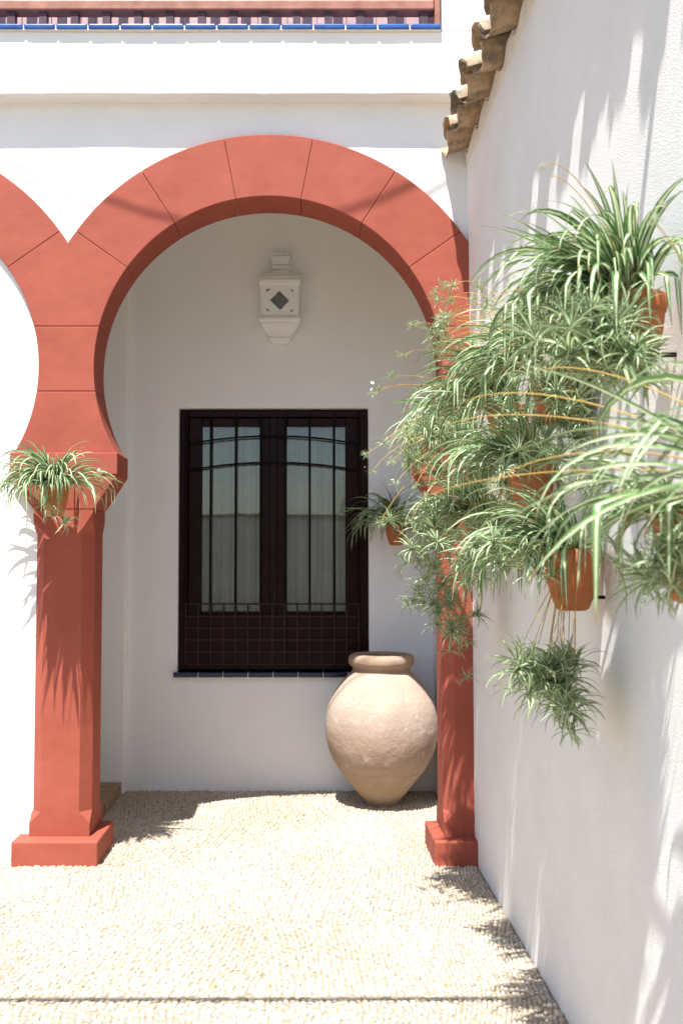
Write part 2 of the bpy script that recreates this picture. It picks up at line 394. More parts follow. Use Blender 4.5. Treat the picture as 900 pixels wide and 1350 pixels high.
# ------------------------------------------------------------------ red pillars and horseshoe arches
JA = [R(10.9), R(32.7), R(54.5), R(76.3), R(98.1)]
ZJ1, ZJ2, ZI1 = ARCH_Z + RI*math.cos(JA[3]), ARCH_Z + RI*math.cos(JA[4]) - .0, 2.084
ZI0, ZT0 = 1.966, 1.789
GAP = .0006
def inner(cx, side, z): return cx - side*math.sqrt(max(0, RI**2 - (z-ARCH_Z)**2))
def pillar(name, xc, label):
    root = empty(name, (xc, 5.25, 0), label, 'pillar', 'red pillars of the arcade')
    c_r, c_l = xc + SP, xc - SP
    def side_r(z0, z1, n): return [(inner(c_r, 1, z0 + (z1-z0)*i/n), z0 + (z1-z0)*i/n) for i in range(n+1)]
    def mirror(pts): return [(2*xc - x, z) for x, z in reversed(pts)]
    # block where the two arches part
    zj = ARCH_Z + RI*math.cos(JA[2])
    rs = side_r(ZJ1 + GAP, zj, 12)
    va = math.asin(SP/RO)
    out = arc(c_r, RO, -JA[2] - .0006, -va, 4)
    right = rs + out
    poly = right + mirror(right)[1:]
    MB().prism_y(poly, YA, YA + TH).build('springer_block', M['red'], root, bevel=.0045)
    for z0, z1 in ((ZJ2, ZJ1), (ZI1, ZJ2)):
        rs = side_r(z0 + GAP, z1 - GAP, 14)
        MB().prism_y(rs + mirror(rs), YA, YA + TH).build('springer_block', M['red'], root, bevel=.0045)
    hw, cw, ch = .2785, .154, .055
    MB().box(xc - hw, xc + hw, YC - .012, YA + TH + .02, ZI0 + GAP, ZI1 - GAP).build('impost', M['red'], root, bevel=.006)
    def rect(w, y0, y1, z): return [(xc-w, y0, z), (xc+w, y0, z), (xc+w, y1, z), (xc-w, y1, z)]
    MB().loft([rect(cw + .004, YC - .002, YC + .31, ZT0), rect(hw - .004, YC - .008, YA + TH + .016, ZI0 - GAP)]).build('capital', M['red'], root, bevel=.004)
    # shaft: square ends, chamfered between
    y0, y1 = YC, YC + .308
    def oct_(c, z):
        c = max(c, .0015)
        return [(xc-cw+c, y0, z), (xc+cw-c, y0, z), (xc+cw, y0+c, z), (xc+cw, y1-c, z), (xc+cw-c, y1, z), (xc-cw+c, y1, z), (xc-cw, y1-c, z), (xc-cw, y0+c, z)]
    MB().loft([oct_(0, .124), oct_(0, .19), oct_(ch, .245), oct_(ch, 1.665), oct_(0, 1.725), oct_(0, ZT0 - .002)]).build('shaft', M['red'], root, bevel=.004)
    def foot(w, ya, z): return [(xc-w, ya, z), (xc+w, ya, z), (xc+w, y1 + .01, z), (xc-w, y1 + .01, z)]
    MB().box(xc - .216, xc + .216, 5.04, 5.462, -.02, .1235).build('base', M['red'], root, bevel=.009, seg=3)
    return root
pl = pillar('pillar', XC, 'free standing red chamfered pillar carrying the potted spider plant left of the porch')
pr = pillar('pillar', XR, 'red chamfered pillar half sunk into the roughcast side wall')
pillar('pillar', XC - 2*SP, 'red chamfered pillar right of the unseen open bay added to light the porch')  # this pillar and the next belong to the bay added for porch light
pillar('pillar', XC - 4*SP, 'red chamfered pillar left of the unseen open bay added to light the porch')
def arch(cx, label, n0=0):
    root = empty('horseshoe_arch', (cx, 5.25, ARCH_Z), label, 'arch', 'red horseshoe arches')
    ang = [-JA[2], -JA[1], -JA[0], JA[0], JA[1], JA[2]]
    for a0, a1 in zip(ang[:-1], ang[1:]):
        e = .0006
        MB().prism_y(arc(cx, RI, a0 + e, a1 - e, 12) + arc(cx, RO, a1 - e, a0 + e, 12), YA, YA + TH).build('voussoir', M['red'], root, bevel=.0045)
    return root
arch(XA, 'red horseshoe arch that opens to the shaded porch with the window')
arch(XL, 'red arch at the left picture edge, walled up with white plaster')
arch(X3, 'red horseshoe arch of the unseen open bay added to light the porch')  # unseen bay, added to let more sun into the porch

# ------------------------------------------------------------------ brick step at the left end of the porch
st = empty('brick_step', (-1.5, 6.0, 0), 'low tan brick step behind the left pillar', 'step')
y = 5.50; rb = random.Random(5); i = 0
while y < YB - .075:
    w = .068 + rb.uniform(-.004, .004)
    if y + w > YB - .073: break
    MB().box(XS - .245 + rb.uniform(-.004, .004), XS - .012 + rb.uniform(-.006, .006), y, y + w, -.01, .082 + rb.uniform(-.003, .003)).build('brick', M['brick'], st, bevel=.005)
    y += w + .009
MB().box(XS - .25, XS - .022, 5.5, YB - .072, -.01, .074).build('mortar_bed', M['mortar'], st)
y = 5.5
while y < YB - .3:
    MB().box(-2.6, XS - .255, y, y + .235, -.01, .080).build('paving_brick', M['brick'], st, bevel=.004); y += .243

# ------------------------------------------------------------------ window
win = empty('window', ((HX0+HX1)/2, YB + .06, HZ0), 'dark wooden casement window with iron grille and lattice in the porch wall', 'window')
YW = YB + .045
s = 1/3.214
def wp(zx, zy, Y=YB + .06): return PX(220 + zx*s, 520 + zy*s, Y)
gl = [(wp(150, 135), wp(393, 920)), (wp(508, 135), wp(757, 920))]
G0, G1 = gl[0][0].z, gl[0][1].z
xs = [HX0 + .004, gl[0][0].x, gl[0][1].x, gl[1][0].x, gl[1][1].x, HX1 - .004]
zs = [HZ0 + .03, G1, G0, HZ1 - .004]
fr = MB()
MB().box(xs[0], xs[0] + .055, YW, YW + .09, zs[0], zs[3]).build('frame_jamb', M['wood'], win, bevel=.006)
MB().box(xs[5] - .055, xs[5], YW, YW + .09, zs[0], zs[3]).build('frame_jamb', M['wood'], win, bevel=.006)
MB().box(xs[0] + .056, xs[5] - .056, YW, YW + .09, zs[3] - .05, zs[3] - .001).build('frame_head', M['wood'], win, bevel=.006)
MB().box(xs[0] + .056, xs[5] - .056, YW, YW + .09, zs[0], zs[0] + .05).build('frame_foot', M['wood'], win, bevel=.006)
mid = (xs[2] + xs[3])/2
def casement(a, b, ga, gb):
    c = empty_part('casement', win)
    for (x0, x1) in ((a, ga), (gb, b)):
        MB().box(x0, x1, YW + .025, YW + .07, zs[0] + .052, zs[3] - .052).build('stile', M['wood'], c, bevel=.005)
    MB().box(ga + .001, gb - .001, YW + .027, YW + .068, zs[2], zs[3] - .054).build('top_rail', M['wood'], c, bevel=.004)
    MB().box(ga + .001, gb - .001, YW + .040, YW + .068, zs[0] + .053, zs[1]).build('bottom_panel', M['wood'], c, bevel=.004)
    MB().box(ga - .004, gb + .004, YW + .046, YW + .050, zs[1] - .004, zs[2] + .004).build('pane', M['glass'], c)
def empty_part(name, parent):
    o = bpy.data.objects.new(name, None); COL.objects.link(o); o.parent = parent; o.empty_display_size = .05; return o
casement(xs[0] + .057, mid - .002, xs[1], xs[2]); casement(mid + .002, xs[5] - .057, xs[3], xs[4])
MB().box(mid - .026, mid + .026, YW + .010, YW + .0245, zs[0] + .052, zs[3] - .052).build('astragal', M['wood'], win, bevel=.005)
gr = empty_part('grille', win)
YG = YW - .004
for zx in (82, 187, 293, 398, 503, 605, 708, 812):
    a = wp(zx, 100, YG); MB().box(a.x - .0075, a.x + .0075, YG - .006, YG + .006, zs[0] + .02, zs[3] - .03).build('bar', M['iron'], gr, bevel=.002)
def arcbar(zc, ze):
    pts = []
    for i in range(17):
        q = -1 + 2*i/16; zx = 450 + q*365; zy = zc + (ze - zc)*(q*365/300)**2
        pts.append(wp(zx, zy, YG - .010))
    rings = [[(p.x, YG - .013, p.z - .006), (p.x, YG - .0065, p.z - .006), (p.x, YG - .0065, p.z + .006), (p.x, YG - .013, p.z + .006)] for p in pts]
    MB().loft(rings).build('arched_bar', M['iron'], gr)
arcbar(176, 200); arcbar(288, 312)
lx0, lx1 = wp(82, 0, YG).x, wp(815, 0, YG).x
lat = empty_part('lattice', win)
for zy in (888, 940, 990, 1040, 1090, 1143):
    z = wp(450, zy, YG).z; MB().box(lx0, lx1, YG - .013, YG - .0065, z - .0045, z + .0045).build('lattice_slat', M['lattice_wood'], lat)
zb, ztp = wp(0, 1143, YG).z + .005, wp(0, 888, YG).z - .005
for i in range(15):
    zx = 82 + 52.2*i; x = wp(zx, 1000, YG).x
    MB().box(x - .0045, x + .0045, YG - .022, YG - .0135, zb, ztp).build('lattice_slat', M['lattice_wood'], lat)
MB().box(lx0 - .03, lx1 + .03, YG + .0065, YG + .020, zs[0] + .02, wp(0, 935, YG).z).build('backing_board', M['wood'], win)
# sill of dark blue tiles
x = PX(228, 890, YB - .03).x; pitch = 105*s/1312.5*6.68
while x < HX1 + .02:
    x1 = min(x + pitch, HX1 + .03)
    MB().box(x + .0025, x1 - .0025, YB - .035, YB + .10, HZ0 - .012, HZ0 + .020).build('sill_tile', M['navy'], win, bevel=.006, seg=3); x += pitch
MB().box(PX(228, 890, YB - .03).x + .004, HX1 + .025, YB - .029, YB + .09, HZ0 - .010, HZ0 + .0165).build('sill_grout', M['grout'], win)
# curtains and the room behind
def curtain(xa, xb, seed, label):
    rnd = random.Random(seed); n = 90; rings = []; pts = []
    for i in range(n+1):
        x = xa + (xb-xa)*i/n
        pts.append((x, YB + .19 + .020*math.sin(x*63 + seed) + .012*math.sin(x*141 + 2*seed) + .004*rnd.uniform(-1, 1)))
    V, F = [], []
    for j in range(9):
        z = HZ0 + .05 + (HZ1 - HZ0 - .08)*j/8
        V += [(x + .006*math.sin(z*3 + x*20), y, z) for x, y in pts]
    for j in range(8):
        for i in range(n): F.append((j*(n+1)+i, j*(n+1)+i+1, (j+1)*(n+1)+i+1, (j+1)*(n+1)+i))
    o = MB().add(V, F).build('curtain', M['curtain'], smooth=180, loc=((xa+xb)/2, YB + .19, HZ0)); tag(o, label, 'curtain', 'curtains in the window')
    m = o.modifiers.new('thick', 'SOLIDIFY'); m.thickness = .002
curtain(HX0 + .04, mid - .02, 1, 'pale sheer curtain behind the left casement of the window')
curtain(mid + .02, HX1 - .04, 4, 'pale sheer curtain behind the right casement of the window')
MB().box(HX0 - .3, HX1 + .3, YB + .31, YB + .36, 0, 3.6).build('room_back', M['room'], bld)

# ------------------------------------------------------------------ plaster lantern on the porch wall
s7 = 1/7.5
def lp(zx, zy, Y=YB - .12): return PX(310 + zx*s7, 310 + zy*s7, Y)
lan = empty('wall_lantern', (lp(444, 0).x, YB, lp(444, 1060).z), 'white plaster lantern with diamond opening on the porch wall above the window', 'lantern')
LX = lp(444, 0).x; LW = (655-232)*s7/1312.5*6.5/2
def half(w, z, dep=None):
    d = dep if dep is not None else w*1.5
    return [(LX-w, YB - d, z), (LX+w, YB - d, z), (LX+w, YB + .004, z), (LX-w, YB + .004, z)]
def stack(name, rows, bevel=.004):
    MB().loft([half(w*LW/211, lp(444, zy).z, None) for w, zy in rows]).build(name, M['porch'], lan, bevel=bevel)
stack('finial', [(70, 187), (80, 180), (80, 160), (66, 152)])
stack('finial', [(82, 272), (95, 210), (98, 196), (70, 189)])
stack('neck', [(88, 318), (88, 300), (88, 284), (80, 274)])
stack('roof', [(195, 431), (150, 405), (110, 370), (84, 345), (80, 320)])
stack('cornice', [(195, 458), (197, 450), (197, 436), (190, 432)])
stack('cornice', [(196, 526), (209, 510), (211, 478), (205, 461)])
stack('base_moulding', [(196, 890), (211, 870), (211, 845), (190, 828), (190, 816)])
stack('bracket', [(100, 1004), (120, 985), (160, 950), (180, 915), (190, 892)])
stack('bracket', [(70, 1062), (82, 1050), (84, 1032), (108, 1024), (110, 1006)])
# body: front plate with a diamond and four small corner openings, two side plates
bw = 190*LW/211; z0, z1 = lp(0, 815).z, lp(0, 527).z; yb = YB - bw*1.5; cz = (z0+z1)/2
def Q(zx, zy): return (LX + (zx - 444)*LW/211, cz - (zy - 671)*(z1-z0)/288)
D = [Q(438, 575), Q(541, 671), Q(448, 768), Q(345, 668)]
C4 = [[Q(312, 558), Q(352, 556), Q(312, 592)], [Q(545, 565), Q(577, 565), Q(577, 592)], [Q(575, 755), Q(575, 784), Q(540, 782)], [Q(312, 745), Q(342, 776), Q(314, 776)]]
corn = [(LX-bw, z1), (LX+bw, z1), (LX+bw, z0), (LX-bw, z0)]
bm = bmesh.new()
def loop(pts):
    vs = [bm.verts.new((x, yb, z)) for x, z in pts]; return [bm.edges.new((vs[i], vs[(i+1) % len(vs)])) for i in range(len(vs))]
ed = loop(corn) + loop(D)
for c in C4: ed += loop(c)
bmesh.ops.triangle_fill(bm, use_beauty=True, use_dissolve=False, edges=ed)
def inside(p, poly):
    ins = False; n = len(poly)
    for i in range(n):
        (x1, y1_), (x2, y2_) = poly[i], poly[(i+1) % n]
        if (y1_ > p[1]) != (y2_ > p[1]) and p[0] < (x2-x1)*(p[1]-y1_)/(y2_-y1_) + x1: ins = not ins
    return ins
kill = [f for f in bm.faces if any(inside((f.calc_center_median().x, f.calc_center_median().z), h) for h in [D] + C4)]
bmesh.ops.delete(bm, geom=kill, context='FACES_ONLY')
bmesh.ops.recalc_face_normals(bm, faces=bm.faces)
r_ = bmesh.ops.extrude_face_region(bm, geom=list(bm.faces))
bmesh.ops.translate(bm, verts=[v for v in r_['geom'] if isinstance(v, bmesh.types.BMVert)], vec=(0, .018, 0))
bmesh.ops.recalc_face_normals(bm, faces=bm.faces)
bmesh.ops.translate(bm, verts=bm.verts, vec=-lan.location)
me = bpy.data.meshes.new('front_plate'); bm.to_mesh(me); bm.free(); me.materials.append(M['porch']); place('front_plate', me, lan)
for sx in (-1, 1):
    a, b_ = sorted((LX + sx*bw, LX + sx*(bw - .016)))
    MB().box(a, b_, yb + .0185, YB + .002, z0, z1).build('side_plate', M['porch'], lan)

# ------------------------------------------------------------------ clay jar
jc = (PX(503, 1060, 6.335).x, 6.335, 0)
u = 6.335/1312.5/3.4615*.99
prof = [(0.001, 0), (64, 0), (72, 8), (84, 20), (104, 42), (148, 98), (190, 152), (194, 158), (228, 216), (250, 284), (256, 350), (251, 406), (236, 458), (208, 508), (174, 556), (152, 580), (136, 594), (130, 606), (131, 618),
        (144, 628), (150, 644), (149, 662), (139, 674), (122, 677), (112, 672), (110, 655), (112, 605), (150, 565), (190, 510), (230, 400), (215, 260), (60, 30), (.001, 22)]
def smooth_prof(p, n=4):
    out = []
    for i in range(len(p)-1):
        a, b_, c, d = p[max(i-1, 0)], p[i], p[i+1], p[min(i+2, len(p)-1)]
        for k in range(n):
            t = k/n
            out.append(tuple(.5*((2*b_[q]) + (-a[q]+c[q])*t + (2*a[q]-5*b_[q]+4*c[q]-d[q])*t*t + (-a[q]+3*b_[q]-3*c[q]+d[q])*t**3) for q in (0, 1)))
    out.append(p[-1]); return out
prof = [(max(r*u, .0005), z*u + .006) for r, z in smooth_prof(prof)]
mb = MB().lathe(prof, jc, 72)
for i, v in enumerate(mb.v):                      # hand-thrown unevenness
    d = Vector((v.x - jc[0], v.y - jc[1], 0)); n_ = .0004*math.sin(v.z*95 + 3*noise.noise(Vector((v.x*2, v.y*2, v.z*3)))) + noise.noise(Vector((v.x*4, v.y*4, v.z*4)))*.006 + noise.noise(Vector((v.x*14, v.y*14, v.z*14)))*.0018
    if d.length > .02: mb.v[i] = v + d.normalized()*n_
def jar_material():
    m = M['jar']; nt = m.node_tree; L = nt.links; b = nt.nodes['Principled BSDF']
    src = b.inputs['Base Color'].links[0].from_socket
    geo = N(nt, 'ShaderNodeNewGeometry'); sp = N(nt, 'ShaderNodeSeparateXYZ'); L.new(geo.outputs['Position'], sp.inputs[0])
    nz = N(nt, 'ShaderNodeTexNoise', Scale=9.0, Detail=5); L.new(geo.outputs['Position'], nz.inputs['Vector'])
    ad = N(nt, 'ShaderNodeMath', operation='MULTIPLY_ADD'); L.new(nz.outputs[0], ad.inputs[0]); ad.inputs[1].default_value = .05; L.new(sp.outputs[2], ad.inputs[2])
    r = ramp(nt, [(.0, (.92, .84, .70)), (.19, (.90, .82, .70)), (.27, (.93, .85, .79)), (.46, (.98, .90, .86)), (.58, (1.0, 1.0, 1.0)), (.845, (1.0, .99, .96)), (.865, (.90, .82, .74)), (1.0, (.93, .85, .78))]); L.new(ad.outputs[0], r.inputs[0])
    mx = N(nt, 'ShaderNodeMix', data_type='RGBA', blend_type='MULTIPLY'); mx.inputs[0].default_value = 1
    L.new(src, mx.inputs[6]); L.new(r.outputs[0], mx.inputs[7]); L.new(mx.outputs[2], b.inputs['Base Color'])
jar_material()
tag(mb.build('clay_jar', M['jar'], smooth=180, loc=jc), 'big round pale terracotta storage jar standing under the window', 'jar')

# ------------------------------------------------------------------ roughcast side wall with tiled eave
EZ = 3.63
sw = empty('side_wall', (WX, 2.5, 0), 'tall white roughcast wall on the right hung with potted spider plants', 'wall')
MB().box(WX, WX + .36, -4.0, 5.12, -.05, EZ + .10).build('wall_body', M['stucco'], sw)
MB().box(WX + .001, WX + .36, 5.121, YB - .001, -.05, 3.955).build('wall_end', M['plaster'], sw)
def half_tile(r, th, up, length, seg=9, wob=0, rnd=random):
    """barrel tile: runs up the slope along +X from its lower end at the origin"""
    V, F = [], []; nl = 4
    for l in range(nl+1):
        x = length*l/nl; rr = r*(1 - .16*l/nl) if up else r*(.86 + .14*(1 - l/nl))
        for sh in (rr, rr - th):
            for k in range(seg+1):
                a = math.pi*k/seg
                w = 1 + wob*rnd.uniform(-1, 1)
                V.append((x + (rnd.uniform(-.007, .007) if l == 0 else 0), -math.cos(a)*sh*w, math.sin(a)*sh*(.80 if up else .68)*w*(1 if up else -1)))
    m_ = 2*(seg+1)
    for l in range(nl):
        for k in range(seg):
            a, b_ = l*m_+k, (l+1)*m_+k
            F.append((a, a+1, b_+1, b_)); F.append((a+seg+1, b_+seg+1, b_+seg+2, a+seg+2))
        for k in (0, seg):
            a, b_ = l*m_+k, (l+1)*m_+k; F.append((a, b_, b_+seg+1, a+seg+1))
    for l in (0, nl):
        for k in range(seg): a = l*m_+k; F.append((a, a+seg+1, a+seg+2, a+1))
    return MB().add(V, F)
rt = random.Random(21)
ch_mesh = [half_tile(.110, .014, False, .46, wob=.012, rnd=rt).mesh('channel_tile', M['tile'], smooth=50) for _ in range(4)]
cv_mesh = [half_tile(.092, .013, True, .46, wob=.012, rnd=rt).mesh('cover_tile', M['tile'], smooth=50) for _ in range(4)]
pitch = .290; y = 5.075; i = 0; slope = R(17)
while y > -2.2:
    oh = .130 + rt.uniform(-.012, .014)
    o = place('channel_tile', ch_mesh[i % 4], sw, Vector((WX - oh, y, EZ + .085 + rt.uniform(-.006, .006))) - sw.location)
    o.rotation_euler = (rt.uniform(-.05, .05), -slope, rt.uniform(-.03, .03))
    oh = .142 + rt.uniform(-.016, .014)
    o = place('cover_tile', cv_mesh[i % 4], sw, Vector((WX - oh, y - pitch/2, EZ + .060 + rt.uniform(-.008, .008))) - sw.location)
    o.rotation_euler = (rt.uniform(-.06, .06), -slope, rt.uniform(-.04, .04))
    y -= pitch*rt.uniform(.97, 1.03); i += 1
# mortar bed under the tiles, scalloped where it meets their undersides
V, F = [], []; n = 460
for i in range(n+1):
    y = 5.18 - i*7.3/n
    q = ((5.075 - y) % .29)/.29
    z = EZ + .012 + .055*abs(math.sin(math.pi*q))**1.3 + .006*noise.noise(Vector((y*14, 0, 0)))
    bx = WX - .012 + .006*noise.noise(Vector((y*9, 3, 0)))
    V += [(bx, y, z), (bx + .004, y, EZ - .012 + .008*noise.noise(Vector((y*6, 8, 0)))), (WX + .2, y, EZ - .02), (WX + .2, y, z + .05)]
for i in range(n):
    a = 4*i
    for k in range(4): F.append((a+k, a+4+k, a+4+(k+1) % 4, a+(k+1) % 4))
MB().add(V, F).build('eave_mortar', M['mortar_white'], sw, smooth=50)
MB().add([(WX + .2, -2.4, EZ + .20), (WX + .2, 5.05, EZ + .20), (WX + 2.6, 5.05, EZ + .9), (WX + 2.6, -2.4, EZ + .9)], [(0, 1, 2, 3)]).build('roof_slope', M['tile'], sw)

# ------------------------------------------------------------------ spider plants in hanging pots
def ribbon(L, wid, e0, droop, seg, twist=0, side=0, rnd=random, kink=0):
    """arched strap leaf starting at the origin in the XZ plane; returns rows of three points with (u, v)"""
    rows = []; p = Vector((0, 0, 0)); e = e0; az = 0
    for i in range(seg+1):
        v = i/seg
        w = wid*(.55 + .45*min(1, v/.18))*(1 - max(0, (v - .35)/.65)**1.7) + .0004
        d = Vector((math.cos(e)*math.cos(az), math.cos(e)*math.sin(az), math.sin(e)))
        sd = Vector((-math.sin(az), math.cos(az), 0)); up = sd.cross(d)*-1
        tw = twist*v; sd2 = sd*math.cos(tw) + up*math.sin(tw); up2 = up*math.cos(tw) - sd*math.sin(tw)
        rows.append((p - sd2*w/2 + up2*w*.22, p.copy(), p + sd2*w/2 + up2*w*.22, v))
        if kink and i == int(seg*kink): e -= R(55); az += .5
        p = p + d*(L/seg); e -= droop/seg*(.35 + 1.3*v); e = max(e, R(-86)); az += side/seg
    return rows
def leaf_mesh(name, ribs, mat):
    V, F, UV = [], [], []
    for rows in ribs:
        b = len(V)
        for (a, m_, c, v) in rows:
            V += [a, m_, c]; UV += [(0, v), (.5, v), (1, v)]
        for i in range(len(rows)-1):
            q = b + 3*i; F += [(q, q+1, q+4, q+3), (q+1, q+2, q+5, q+4)]
    me = bpy.data.meshes.new(name); me.from_pydata([tuple(x) for x in V], [], F); me.materials.append(mat)
    uv = me.uv_layers.new(name='UVMap')
    for l in me.loops: uv.data[l.index].uv = UV[l.vertex_index]
    me.shade_smooth(); return me
lr = random.Random(17)
# prototypes one metre long, from upright to hanging
LEAF = []
for k in range(60):
    e0 = R(84 - 66*(k/59) + lr.uniform(-6, 6)); dr = R(lr.uniform(95, 190) if k > 9 else lr.uniform(40, 100))
    LEAF.append(leaf_mesh('leaf', [ribbon(1, lr.uniform(.030, .060), e0, dr, 12, lr.uniform(-1.2, 1.2), lr.uniform(-.6, .6), kink=(lr.uniform(.45, .75) if lr.random() < .16 else 0))], M['leaf']))
FLAT = [leaf_mesh('leaf', [ribbon(1, lr.uniform(.030, .044), R(lr.uniform(4, 48)), R(lr.uniform(25, 85)), 12, lr.uniform(-1.2, 1.2), lr.uniform(-.4, .4), kink=(lr.uniform(.5, .75) if lr.random() < .15 else 0))], M['leaf']) for _ in range(16)]
DRY = [leaf_mesh('dry_leaf', [ribbon(1, .03, R(lr.uniform(0, 40)), R(lr.uniform(120, 200)), 9, lr.uniform(-3, 3), lr.uniform(-1, 1))], M['dry']) for _ in range(4)]
PLANTLET = []
for k in range(10):                                  # a tuft of short narrow leaves, unit size
    ribs = []
    for j in range(lr.randrange(18, 28)):
        rows = ribbon(lr.uniform(.6, 1.15), lr.uniform(.055, .085), R(lr.uniform(-25, 80)), R(lr.uniform(40, 140)), 6, lr.uniform(-.6, .6), lr.uniform(-.5, .5))
        rot = Matrix.Rotation(lr.uniform(0, 6.283), 3, 'Z')
        ribs.append([(rot @ a, rot @ m_, rot @ c, v) for a, m_, c, v in rows])
    PLANTLET.append(leaf_mesh('plantlet', ribs, M['leaf2']))
def flower_mesh():
    mb = MB()
    for k in range(6):
        a = k*math.pi/3; d = Vector((math.cos(a), math.sin(a), .35)); s_ = Vector((-math.sin(a), math.cos(a), 0))
        mb.add([(0, 0, 0), d*.5 + s_*.2, d, d*.5 - s_*.2], [(0, 1, 2, 3)])
    return mb.mesh('flower', M['flower'])
FLOWER = flower_mesh()
POTP = [(r, z*1.22) for r, z in [(.001, 0), (.036, 0), (.046, .005), (.060, .035), (.071, .072), (.0765, .108), (.079, .109), (.081, .114), (.083, .136), (.080, .141), (.074, .140), (.071, .120), (.001, .118)]]
POT = MB().lathe(POTP, (0, 0, 0), 36).mesh('pot', M['pot'], smooth=40)
SOIL = MB().lathe([(.001, .145), (.07, .145), (.071, .155), (.03, .161), (.001, .163)], (0, 0, 0), 18).mesh('soil', M['soil'], smooth=60)
def curve_runner(root, a, b, lift, rnd, r=.0014, name='runner'):
    """straw stem from a to b: leaves rising, then hangs"""
    a, b = Vector(a), Vector(b); c1 = a + (b - a)*.33 + Vector((rnd.uniform(-.02, .02), rnd.uniform(-.02, .02), lift)); c2 = a + (b - a)*.8 + Vector((0, 0, lift*.8))
    pts = []
    for i in range(15):
        t = i/14; pts.append(a*(1-t)**3 + c1*3*t*(1-t)**2 + c2*3*t*t*(1-t) + b*t**3)
    o = origin(root)
    for i, p in enumerate(pts): p.x = min(p.x, WX - .006) if root.get('onwall') else p.x
    MB().tube(pts, [r*(1.15 - .5*i/14) for i in range(15)], 5).build(name, M['runner'], root, smooth=180)
    return pts

def spider_plant(loc, label, seed, n=70, size=(.24, .38), wall='x', s=1.0, n_dry=8, lean=None, group='spider plants hung on the side wall', leafmin=0, shape=(1.3, 1.0), spread=.7, flat=.08):
    """loc is the centre of the pot's rim; wall 'x': hung on the side wall, 'y': on a face towards the camera"""
    rnd = random.Random(seed); loc = Vector(loc)
    root = empty('potted_spider_plant', loc - Vector((0, 0, 0.172*s)), label, 'potted plant', group)
    o = place('pot', POT, root); o.scale = (s, s, s); o.rotation_euler.z = rnd.uniform(0, 6)
    o2 = place('soil', SOIL, o)
    br = MB(); q = root.location
    if wall == 'x':
        br.box(q.x + .060*s, WX - .0002, q.y - .005, q.y + .005, q.z + .032*s, q.z + .042*s)
    else:
        br.box(q.x - .007, q.x + .007, q.y + .060*s, wall - .0002, q.z + .030*s, q.z + .046*s)
    br.build('bracket', M['iron'], root)
    crown = Vector((0, 0, .160*s))
    made = 0; tries = 0
    while made < n and tries < n*6:
        tries += 1
        k = min(59, max(leafmin, int(rnd.betavariate(*shape)*60)))
        az = rnd.uniform(0, 2*math.pi); L = rnd.uniform(*size)*(1.0 if k > 9 else .85)
        if lean is not None and rnd.random() < .45: az = lean + rnd.gauss(0, spread)
        ro = rnd.uniform(0, .02) + (.045*k/59 if rnd.random() < .6 else 0)
        base = crown + Vector((math.cos(az)*ro + rnd.uniform(-.015, .015), math.sin(az)*ro + rnd.uniform(-.015, .015), 0))*s
        me = FLAT[k % 16] if rnd.random() < flat else LEAF[k]; rot = Matrix.Rotation(az, 3, 'Z')
        bad = False
        for vi in range(0, len(me.vertices), 6):
            p = root.location + base + rot @ (me.vertices[vi].co*L)
            if wall == 'x' and p.x > WX - .004: bad = True; break
            if wall != 'x' and p.y > wall - .004: bad = True; break
        if bad: continue
        o = place('leaf', me, root, base); o.scale = (L, L, L); o.rotation_euler = (rnd.uniform(-.06, .06), rnd.uniform(-.06, .06), az); made += 1
    for j in range(n_dry):
        az = rnd.uniform(math.pi*.5, math.pi*1.5); o = place('dry_leaf', DRY[j % 4], root, crown); L = rnd.uniform(.12, .26)
        o.scale = (L, L, L); o.rotation_euler.z = az
    return root

def plantlets(root, pts, seed, sz=(.05, .085), lift=.06, stems=1.0, flowers=0):
    rnd = random.Random(seed); o0 = origin(root); crown = o0 + Vector((0, 0, .165))
    for i, p in enumerate(pts):
        p = Vector(p); p.x = min(p.x, WX - .035)
        sc = rnd.uniform(*sz)
        o = place('plantlet', PLANTLET[rnd.randrange(10)], root, p - o0)
        o.scale = (sc, sc, sc*rnd.uniform(.85, 1.1)); o.rotation_euler = (rnd.uniform(-.7, .7), rnd.uniform(-.7, .7), rnd.uniform(0, 6.28))
        if rnd.random() < stems: curve_runner(root, crown + Vector((rnd.uniform(-.03, .02), rnd.uniform(-.03, .03), 0)), p, lift*rnd.uniform(.5, 1.5), rnd)
        if rnd.random() < flowers:
            f = place('flower', FLOWER, root, p - o0 + Vector((rnd.uniform(-.03, .03), rnd.uniform(-.03, .03), .02))); f.scale = (.009,)*3; f.rotation_euler = (rnd.uniform(-1, 1), rnd.uniform(-1, 1), 0)

def cloud(px, py, Y, sx, sy, n, seed, dy=.12):
    rnd = random.Random(seed); out = []
    for _ in range(n):
        out.append(PX(px + rnd.gauss(0, sx*.6), py + rnd.gauss(0, sy*.6), Y + rnd.uniform(-dy, dy)))
    return out

